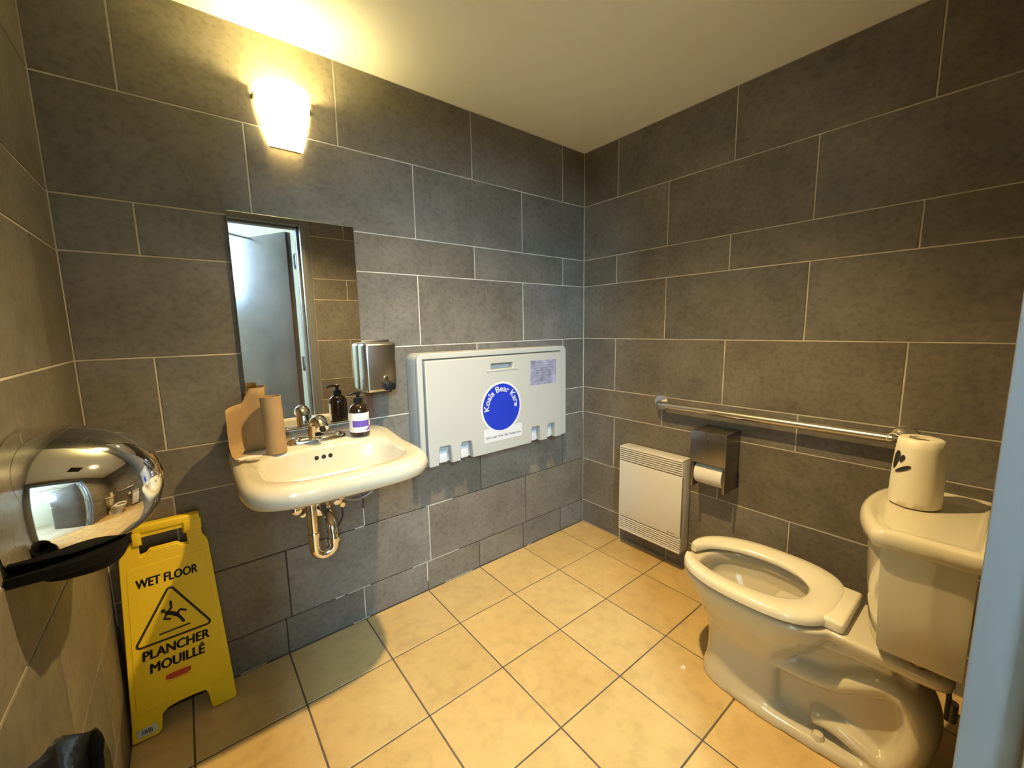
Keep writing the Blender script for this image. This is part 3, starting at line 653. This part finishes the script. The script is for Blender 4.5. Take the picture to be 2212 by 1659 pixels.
h_ = MB(); h_.box(-0.078, 0.088, 0.638, 0.664, -0.030, 0.010, 0.006, 3); h_.box(-0.079, -0.058, 0.604, 0.644, -0.026, 0.012, 0.004); h_.box(0.045, 0.091, 0.612, 0.648, -0.026, 0.012, 0.004)
h_.build('hinge_cap', 'yellow', ws, M=SM)
IM = SM @ Matrix.Translation((0, 0, 0.0068))
text('lettering', 'WET FLOOR', -0.084, 0.067, 0.470, 0.499, 'ink', fp, IM, 0.048, 0.10)
text('lettering', 'PLANCHER', -0.092, 0.076, 0.242, 0.273, 'ink', fp, IM, 0.048, 0.10)
text('lettering', 'MOUILL\u00c9', -0.079, 0.061, 0.196, 0.236, 'ink', fp, IM, 0.048, 0.10)
def offset_tri(P, r, w, n=6):
    """rounded triangle outline ring: outer and inner loop"""
    def rounded(k):
        c = Vector((sum(p[0] for p in P) / 3, sum(p[1] for p in P) / 3)); out = []
        for i in range(3):
            p = Vector(P[i]); a = (Vector(P[i - 1]) - p).normalized(); b = (Vector(P[(i + 1) % 3]) - p).normalized(); bis = (a + b).normalized()
            half_ = math.acos(max(-1, min(1, a.dot(bis)))); ctr = p + bis * (r / math.sin(half_)); rr = r - k
            n0 = -Vector((bis.x, bis.y)); a0 = math.atan2(n0.y, n0.x); sp_ = PI / 2 - half_
            sgn = 1 if (a.x * b.y - a.y * b.x) < 0 else -1
            for j in range(n + 1):
                t = a0 + sgn * (-sp_ + 2 * sp_ * j / n); out.append((ctr.x + rr * math.cos(t), ctr.y + rr * math.sin(t)))
        return out
    return rounded(0), rounded(w)
o_, i_ = offset_tri([(-0.007, 0.462), (0.093, 0.284), (-0.112, 0.284)], 0.012, 0.0065)
shape2d('warning_triangle', o_, [i_], 0.0004, 0.0, 'ink', fp, IM)
mn = MB()
def limb(pts, w):
    for (x0, y0), (x1, y1) in zip(pts, pts[1:]):
        d_ = Vector((x1 - x0, y1 - y0)); nn = Vector((-d_.y, d_.x)).normalized() * w
        mn.poly([(x0 + nn.x, y0 + nn.y, 0), (x1 + nn.x, y1 + nn.y, 0), (x1 - nn.x, y1 - nn.y, 0), (x0 - nn.x, y0 - nn.y, 0)])
    for x0, y0 in pts: mn.poly([(x0 + w * math.cos(2 * PI * k / 10), y0 + w * math.sin(2 * PI * k / 10), 0) for k in range(10)])
limb([(-0.010, 0.402), (-0.010, 0.382), (-0.019, 0.371)], 0.0032)
limb([(-0.021, 0.368), (-0.030, 0.353), (-0.016, 0.347)], 0.0030)
limb([(-0.021, 0.370), (-0.008, 0.362), (0.003, 0.353)], 0.0062)
limb([(0.001, 0.357), (0.011, 0.367), (0.024, 0.359)], 0.0032)
limb([(0.003, 0.352), (0.009, 0.341), (0.016, 0.326)], 0.0040)
mn.poly([(-0.030 + 0.0062 * math.cos(2 * PI * k / 16), 0.379 + 0.0062 * math.sin(2 * PI * k / 16), 0) for k in range(16)])
limb([(-0.044, 0.309), (0.029, 0.311)], 0.0026)
mn.build('falling_figure', 'ink', fp, smooth=False, M=IM)
rd = MB(); rd.poly([(-0.045 + x, 0.158 + y, 0) for x, y in ((0, 0.002), (0.012, -0.003), (0.05, -0.003), (0.064, 0.003), (0.064, 0.014), (0.052, 0.0165), (0.014, 0.0165), (0, 0.013))]); rd.poly([(-0.043, 0.150, 0), (0.018, 0.151, 0), (0.018, 0.1525, 0), (-0.043, 0.1515, 0)])
rd.build('red_emblem', 'red', fp, smooth=False, M=IM)
lb = shape2d('barcode_sticker', [(-0.126, 0.012), (-0.078, 0.014), (-0.078, 0.038), (-0.126, 0.036)], [], 0.0004, 0.0, 'white', fp, SM @ Matrix.Translation((0, 0, 0.0053)))
random.seed(9); x_ = -0.115
while x_ < -0.090:
    w_ = random.uniform(0.0008, 0.0022); MB().box(x_, x_ + w_, 0.018, 0.032, 0.0055, 0.0058).build('barcode_bar', 'ink', lb, smooth=False, M=SM); x_ += w_ + random.uniform(0.0008, 0.0018)
adopt(ws)

# ------------------------------------------------------------------ grab bar
gb = thing('grab_bar', 'long stainless steel grab bar on the wall beside the toilet', 'grab bar', (0, -1.0, 0.85))
bz = 0.851
MB().tube(spline([(-0.004, -0.543, bz), (-0.030, -0.545, bz), (-0.050, -0.552, bz), (-0.058, -0.575, bz), (-0.059, -0.62, bz), (-0.059, -1.0, bz), (-0.059, -1.40, bz), (-0.058, -1.430, bz), (-0.050, -1.452, bz), (-0.030, -1.459, bz), (-0.004, -1.461, bz)], 6), 0.0155, 20).build('bar', 'nickel', gb, angle=60)
for y in (-0.541, -1.463):
    MB().lathe([(0.040, 0.0), (0.040, -0.006), (0.037, -0.010), (0.020, -0.011), (0.016, -0.011)], (0, y, bz), 'X', 36).build('flange', 'nickel', gb)
adopt(gb)

# ------------------------------------------------------------------ toilet paper dispenser and roll
tp = thing('toilet_paper_dispenser', 'steel toilet paper dispenser box below the grab bar', 'dispenser', (0, -0.855, 0.51))
y0, y1 = -0.778, -0.931
MB().box(-0.134, 0.0, y1, y0, 0.640, 0.775, 0.002).build('housing', 'steel_dark', tp)
dr = MB().box(-0.145, -0.134, y1 - 0.004, y0 + 0.004, 0.628, 0.776, 0.004).build('door', 'steel_dark', tp)
MB().lathe([(0.0075, 0), (0.0075, -0.003), (0.0005, -0.0035)], (-0.145, -0.853, 0.742), 'X', 20).build('lock', 'chrome', dr)
for yy in (y0, y1):
    s_ = MB(); d_ = 0.010 if yy == y1 else -0.010
    s_.box(-0.136, -0.004, min(yy, yy + d_), max(yy, yy + d_), 0.508, 0.642, 0.0015); s_.build('side_cheek', 'steel_dark', tp)
MB().box(-0.01, 0.0, y1, y0, 0.508, 0.642).build('back_panel', 'steel_dark', tp)
MB().tube([(-0.086, y0 - 0.008, 0.572), (-0.086, y1 + 0.008, 0.572)], 0.008, 12).build('spindle', 'black', tp)
adopt(tp)
tr = thing('toilet_paper_roll', 'white toilet paper roll in the steel dispenser', 'toilet paper', (-0.086, -0.855, 0.52))
MB().lathe([(0.021, y0 - 0.014), (0.052, y0 - 0.014), (0.053, y0 - 0.017), (0.053, y1 + 0.019), (0.052, y1 + 0.016), (0.021, y1 + 0.016)], (-0.086, 0, 0.572), 'Y', 40, False, False).build('paper', 'paper', tr, angle=50)
MB().lathe([(0.021, y0 - 0.0145), (0.0195, y0 - 0.0145), (0.0195, y1 + 0.0165), (0.021, y1 + 0.0165)], (-0.086, 0, 0.572), 'Y', 32, False, False).build('core', 'kraft', tr, angle=50)
adopt(tr)

# ------------------------------------------------------------------ wall convector heater
ht = thing('wall_heater', 'white electric convector heater low on the wall', 'heater', (-0.04, -0.53, 0.115))
hy0, hy1, hz0, hz1 = -0.713, -0.347, 0.113, 0.596
b = MB(); b.box(-0.078, -0.012, hy0 + 0.003, hy1 - 0.003, hz0 + 0.003, hz1 - 0.003, 0.003); b.box(-0.014, 0.0, hy0 + 0.05, hy1 - 0.05, hz0 + 0.03, hz1 - 0.03)
b.build('casing', 'heater', ht)
MB().box(-0.090, -0.074, hy0, hy1, 0.196, 0.514, 0.003).build('front_panel', 'heater', ht)
cap = MB(); cap.box(-0.090, -0.010, hy0, hy1, hz1 - 0.010, hz1, 0.004, 3); cap.box(-0.090, -0.010, hy0, hy1, hz0, hz0 + 0.012, 0.004, 3); cap.box(-0.086, -0.010, hy0, hy0 + 0.006, hz0, hz1, 0.002); cap.box(-0.086, -0.010, hy1 - 0.006, hy1, hz0, hz1, 0.002)
cap.build('outer_frame', 'heater', ht)
for z0_, z1_ in ((0.124, 0.194), (0.516, 0.586)): MB().box(-0.0785, -0.070, hy0 + 0.008, hy1 - 0.008, z0_, z1_).build('slat_gap_shade', 'dark', ht, smooth=False)  # black backing paints the shade in the gaps between the slats
me_ = None
for z in [0.5205 + 0.0112 * i for i in range(7)] + [0.1275 + 0.0112 * i for i in range(6)]:
    if me_ is None:
        ol = MB().box(-0.0905, -0.074, hy0 + 0.002, hy1 - 0.001, 0, 0.0066, 0.002).build('louver_slat', 'heater', ht); me_ = ol.data
    else:
        ol = bpy.data.objects.new('louver_slat', me_); C.objects.link(ol); ol.parent = ht
    ol.location.z = z - 0.0
HM = frame_M((-0.0904, 0, 0), (0, -1, 0), (0, 0, 1))
mk = MB(); mk.poly([(0.646, 0.208, 0), (0.655, 0.208, 0), (0.652, 0.214, 0), (0.643, 0.214, 0)]); mk.poly([(0.659, 0.2095, 0), (0.684, 0.2095, 0), (0.684, 0.2125, 0), (0.659, 0.2125, 0)])
mk.build('maker_mark', 'ink_grey', ht, smooth=False, M=HM)
bpy.context.view_layer.update()
for ch in ht.children: ch.matrix_parent_inverse = ht.matrix_world.inverted()

# ------------------------------------------------------------------ toilet
X0 = -0.474
to = thing('toilet', 'cream porcelain two-piece toilet with open-front seat', 'toilet', (X0, -1.35, 0))
body = MB()
def er(a, yf, yr, z, nf=2.3, nr=2.6, N=64, taper=0.0):
    return ring(X0, a, yf, yr, z, nf, nr, N, taper)      # yf > yr: the front half has s > 0
outer = [er(.112, -1.045, -1.32, 0.0, 2.4, 4), er(.108, -1.048, -1.32, 0.03, 2.4, 4), er(.100, -1.056, -1.305, 0.06, 2.4, 4.5), er(.096, -1.060, -1.30, 0.12, 2.4, 4.5), er(.096, -1.058, -1.30, 0.165, 2.4, 4.2),
         er(.104, -1.050, -1.32, 0.20, 2.3, 3.4), er(.126, -1.030, -1.36, 0.245, 2.2, 2.9), er(.150, -1.005, -1.40, 0.29, 2.2, 2.7), er(.170, -0.982, -1.43, 0.335, 2.2, 2.7), er(.180, -0.966, -1.445, 0.365, 2.2, 2.7), er(.183, -0.962, -1.45, 0.380, 2.2, 2.8), er(.180, -0.965, -1.448, 0.391, 2.2, 2.8)]
innr = [er(.138, -1.012, -1.36, 0.391), er(.132, -1.018, -1.352, 0.384), er(.130, -1.020, -1.350, 0.362), er(.140, -1.012, -1.358, 0.345), er(.136, -1.018, -1.356, 0.31), er(.112, -1.06, -1.345, 0.26), er(.078, -1.13, -1.335, 0.215), er(.055, -1.18, -1.32, 0.185), er(.03, -1.21, -1.29, 0.168)]
body.loft(outer + innr)
# deck under the tank
body.loft([ring(X0, a, -1.38, -1.665, z, 5, 7, 48) for z, a in ((0.352, .09), (0.358, .104), (0.375, .114), (0.388, .116), (0.394, .112))])
# foot
body.loft([ring(X0, a, -1.05 - k, -1.645 + k, z, 2.5, 3.4, 64, -0.12) for z, a, k in ((0.0, .118, 0), (0.016, .118, 0), (0.028, .114, .004), (0.033, .106, .012))])
# web between pedestal and tank, trapway and its lower bend
body.box(X0 - 0.046, X0 + 0.046, -1.605, -1.25, 0.01, 0.37, 0.012)
tw = spline([(X0, -1.27, 0.185), (X0, -1.35, 0.190), (X0, -1.43, 0.207), (X0, -1.49, 0.245), (X0, -1.545, 0.275), (X0, -1.592, 0.255), (X0, -1.612, 0.20), (X0, -1.606, 0.13), (X0, -1.585, 0.07), (X0, -1.55, 0.025)], 6)
body.tube(tw, 0.042, 24, sx=0.084, up=(0, 0, 1))
body.tube(spline([(X0, -1.395, 0.070), (X0, -1.43, 0.078), (X0, -1.49, 0.066), (X0, -1.57, 0.035)], 5), 0.036, 24, sx=0.088, up=(0, 0, 1))
body.tube([(X0, -1.40, 0.325), (X0, -1.47, 0.335), (X0, -1.56, 0.34)], 0.032, 20, sx=0.088, up=(0, 0, 1))
bowl = body.build('bowl', 'porcelain', to, angle=180)
rm = bowl.modifiers.new('remesh', 'REMESH'); rm.mode = 'VOXEL'; rm.voxel_size = 0.0052; rm.use_smooth_shade = True
smm = bowl.modifiers.new('smooth', 'SMOOTH'); smm.iterations = 7; smm.factor = 0.5
MB().poly(er(.070, -1.145, -1.33, 0.208)).build('water', 'water', to, smooth=False)
for q in (-1, 1):
    MB().lathe([(0.017, 0.026), (0.0165, 0.036), (0.012, 0.046), (0.0005, 0.049)], (X0 + q * 0.090, -1.418, 0), n=24).build('bolt_cap', 'porcelain', to)
# seat: open at the front
seat = MB(); rings = []
def so_(t):
    c, s_ = math.cos(t), math.sin(t)
    if s_ > 0: return Vector((X0 + 0.190 * sup(c, 2.25), -1.205 + 0.245 * sup(s_, 2.25), 0))
    return Vector((X0 + 0.190 * sup(c, 3.0), -1.205 + 0.222 * sup(s_, 3.0), 0))
def si_(t):
    c, s_ = math.cos(t), math.sin(t)
    return Vector((X0 - 0.012 * max(0, s_) + 0.113 * sup(c, 2.2), -1.185 + (0.185 if s_ > 0 else 0.155) * sup(s_, 2.2), 0))
t0, t1 = math.radians(90 + 24), math.radians(90 + 360 + 1)
NS = 72
for i in range(NS + 1):
    t = t0 + (t1 - t0) * i / NS; o_, i_ = so_(t), si_(t); e_ = 1.0
    edge = min(i, NS - i)
    if edge < 4: e_ = (0.55, 0.8, 0.93, 0.99)[edge]
    m_ = (o_ + i_) / 2; o_ = m_ + (o_ - m_) * e_; i_ = m_ + (i_ - m_) * e_
    pr = []
    for u, z in ((0.0, 0.403), (0.0, 0.414), (0.05, 0.424), (0.14, 0.429), (0.45, 0.429), (0.78, 0.425), (0.93, 0.419), (1.0, 0.411), (0.97, 0.402), (0.5, 0.399)):
        pr.append(o_.lerp(i_, u) + Vector((0, 0, z)))
    rings.append(pr)
seat.loft(rings); seat.build('seat', 'seat', to, angle=60)
hg = MB(); hg.box(X0 - 0.108, X0 + 0.108, -1.455, -1.400, 0.392, 0.4265, 0.010, 4)
hg.build('seat_hinge', 'seat', to)
# tank
def tank_ring(hw, yf, yr, z, bow, N=56):
    out = []
    pts = []
    for i in range(21):
        u = -1 + 2 * i / 20; w = 1 - abs(u) ** 8 * 0.03
        pts.append((u * hw, yf - bow * (abs(u) ** 2.2)))
    pts += [(hw, yf - bow - 0.02), (hw * 0.985, (yf + yr) / 2), (hw * 0.965, yr + 0.012), (hw * 0.95, yr)]
    pts += [(-hw * 0.95, yr), (-hw * 0.965, yr + 0.012), (-hw * 0.985, (yf + yr) / 2), (-hw, yf - bow - 0.02)]
    return [Vector((X0 + x, y, z)) for x, y in pts]
tk = MB()
tk.loft([tank_ring(.150, -1.515, -1.665, 0.440, .030), tank_ring(.168, -1.497, -1.674, 0.444, .036), tank_ring(.174, -1.490, -1.675, 0.456, .040), tank_ring(.188, -1.478, -1.676, 0.58, .048), tank_ring(.198, -1.470, -1.676, 0.722, .052)])
tank = tk.build('tank', 'porcelain', to, angle=40)
ldm = MB()
ldm.loft([tank_ring(.205, -1.462, -1.680, 0.7205, .055), tank_ring(.214, -1.454, -1.681, 0.726, .056), tank_ring(.217, -1.451, -1.681, 0.742, .057), tank_ring(.215, -1.453, -1.681, 0.757, .057), tank_ring(.207, -1.460, -1.679, 0.766, .056), tank_ring(.195, -1.472, -1.674, 0.7675, .054), tank_ring(.186, -1.481, -1.668, 0.7635, .052), tank_ring(.178, -1.489, -1.662, 0.763, .050)])
ldm.build('tank_lid', 'porcelain', to, angle=50)
bo = MB()
for q in (-1, 1): bo.tube([(X0 + q * 0.085, -1.60, 0.36), (X0 + q * 0.085, -1.60, 0.44)], 0.007, 10); bo.lathe([(0.014, 0.395), (0.014, 0.405), (0.007, 0.41)], (X0 + q * 0.085, -1.60, 0), n=12)
bo.lathe([(0.045, 0.385), (0.05, 0.40), (0.05, 0.435)], (X0, -1.60, 0), n=28)
bo.build('tank_bolts', 'brass', to)
sl_ = MB(); sl_.tube(spline([(X0 + 0.10, -1.62, 0.44), (X0 + 0.10, -1.63, 0.36), (X0 + 0.10, -1.65, 0.25), (X0 + 0.10, -1.66, 0.19), (X0 + 0.10, -1.70, 0.18)], 6), 0.006, 10); sl_.tube([(X0 + 0.10, -1.62, 0.438), (X0 + 0.10, -1.62, 0.405)], 0.014, 12); sl_.tube([(X0 + 0.10, -1.66, 0.16), (X0 + 0.10, -1.66, 0.215)], 0.013, 12)
sl_.build('supply_line', 'hose', to)
adopt(to)

# ------------------------------------------------------------------ paper towel roll on the tank
pt = thing('paper_towel_roll', 'tapered white paper towel roll standing on the toilet tank', 'paper towel', (-0.432, -1.544, 0.764))
PXc, PYc, PZc = -0.436, -1.545, 0.7645
def prr(r, z, dx=0, dy=0, N=48): return [Vector((PXc + dx + (r + 0.0006 * math.sin(9 * t + z * 60)) * math.cos(t), PYc + dy + (r + 0.0006 * math.sin(7 * t)) * math.sin(t), PZc + z)) for t in [2 * PI * i / N for i in range(N)]]
MB().loft([prr(0.046, 0.0), prr(0.0515, 0.004), prr(0.0525, 0.02), prr(0.052, 0.06), prr(0.050, 0.11), prr(0.047, 0.155), prr(0.0445, 0.178, .001), prr(0.040, 0.181, .001), prr(0.024, 0.180, .001), prr(0.0225, 0.172, .001), prr(0.0215, 0.02)], True, True).build('wrapped_paper', 'towel', pt, angle=50)
MB().lathe([(0.0222, 0.02), (0.0222, 0.174), (0.0205, 0.174), (0.0205, 0.02)], (PXc, PYc, PZc), n=32, cap0=False, cap1=False).build('core', 'towel_core', pt)
ca = math.atan2(cam.matrix_world.translation.y - PYc, cam.matrix_world.translation.x - PXc)
def leafp(ac, zc, ln, wd, tilt):
    m = MB(); pts = []
    for j in range(20):
        t = 2 * PI * j / 20; lx, ly = ln * math.cos(t), wd * math.sin(t) * (1 + 0.3 * math.cos(t))
        u = lx * math.cos(tilt) - ly * math.sin(tilt); v = lx * math.sin(tilt) + ly * math.cos(tilt)
        z = zc + v; r_ = 0.0556 - max(0, z - 0.03) * 0.052; an = ca + math.radians(ac) + u / r_
        pts.append(Vector((PXc + (r_ + 0.0005) * math.cos(an), PYc + (r_ + 0.0005) * math.sin(an), PZc + z)))
    c_ = sum(pts, Vector()) / len(pts); c_ += (Vector((c_.x - PXc, c_.y - PYc, 0)).normalized()) * 0.0012
    for j in range(20): m.poly([c_, pts[j], pts[(j + 1) % 20]])
    m.build('leaf_print', 'ink', pt, smooth=False)
leafp(-56, 0.122, 0.026, 0.0075, math.radians(80)); leafp(-38, 0.128, 0.011, 0.0046, math.radians(70)); leafp(-34, 0.101, 0.021, 0.0050, math.radians(32))
MB().tube(spline([(PXc - 0.02, PYc + 0.035, PZc + 0.178), (PXc - 0.005, PYc + 0.055, PZc + 0.184), (PXc + 0.015, PYc + 0.068, PZc + 0.172), (PXc + 0.02, PYc + 0.070, PZc + 0.160)], 6), 0.0012, 6).build('plastic_strip', 'paper', pt)
adopt(pt)

# ------------------------------------------------------------------ scrap of paper on the floor
scp = MB(); scp.loft([[Vector((-0.596 + x * 0.011 * k, -1.019 + y * 0.009 * k, 0.0005 + z)) for x, y in ((1, 0.1), (0.5, 0.9), (-0.1, 0.5), (-0.8, 1.0), (-1, 0.1), (-0.4, -0.6), (0.1, -0.9), (0.5, -0.4))] for z, k in ((0.0, 1.0), (0.0022, 0.9))])
tag(scp.build('paper_scrap', 'paper', None, smooth=False), 'tiny white paper scrap on the floor in front of the toilet', 'paper')
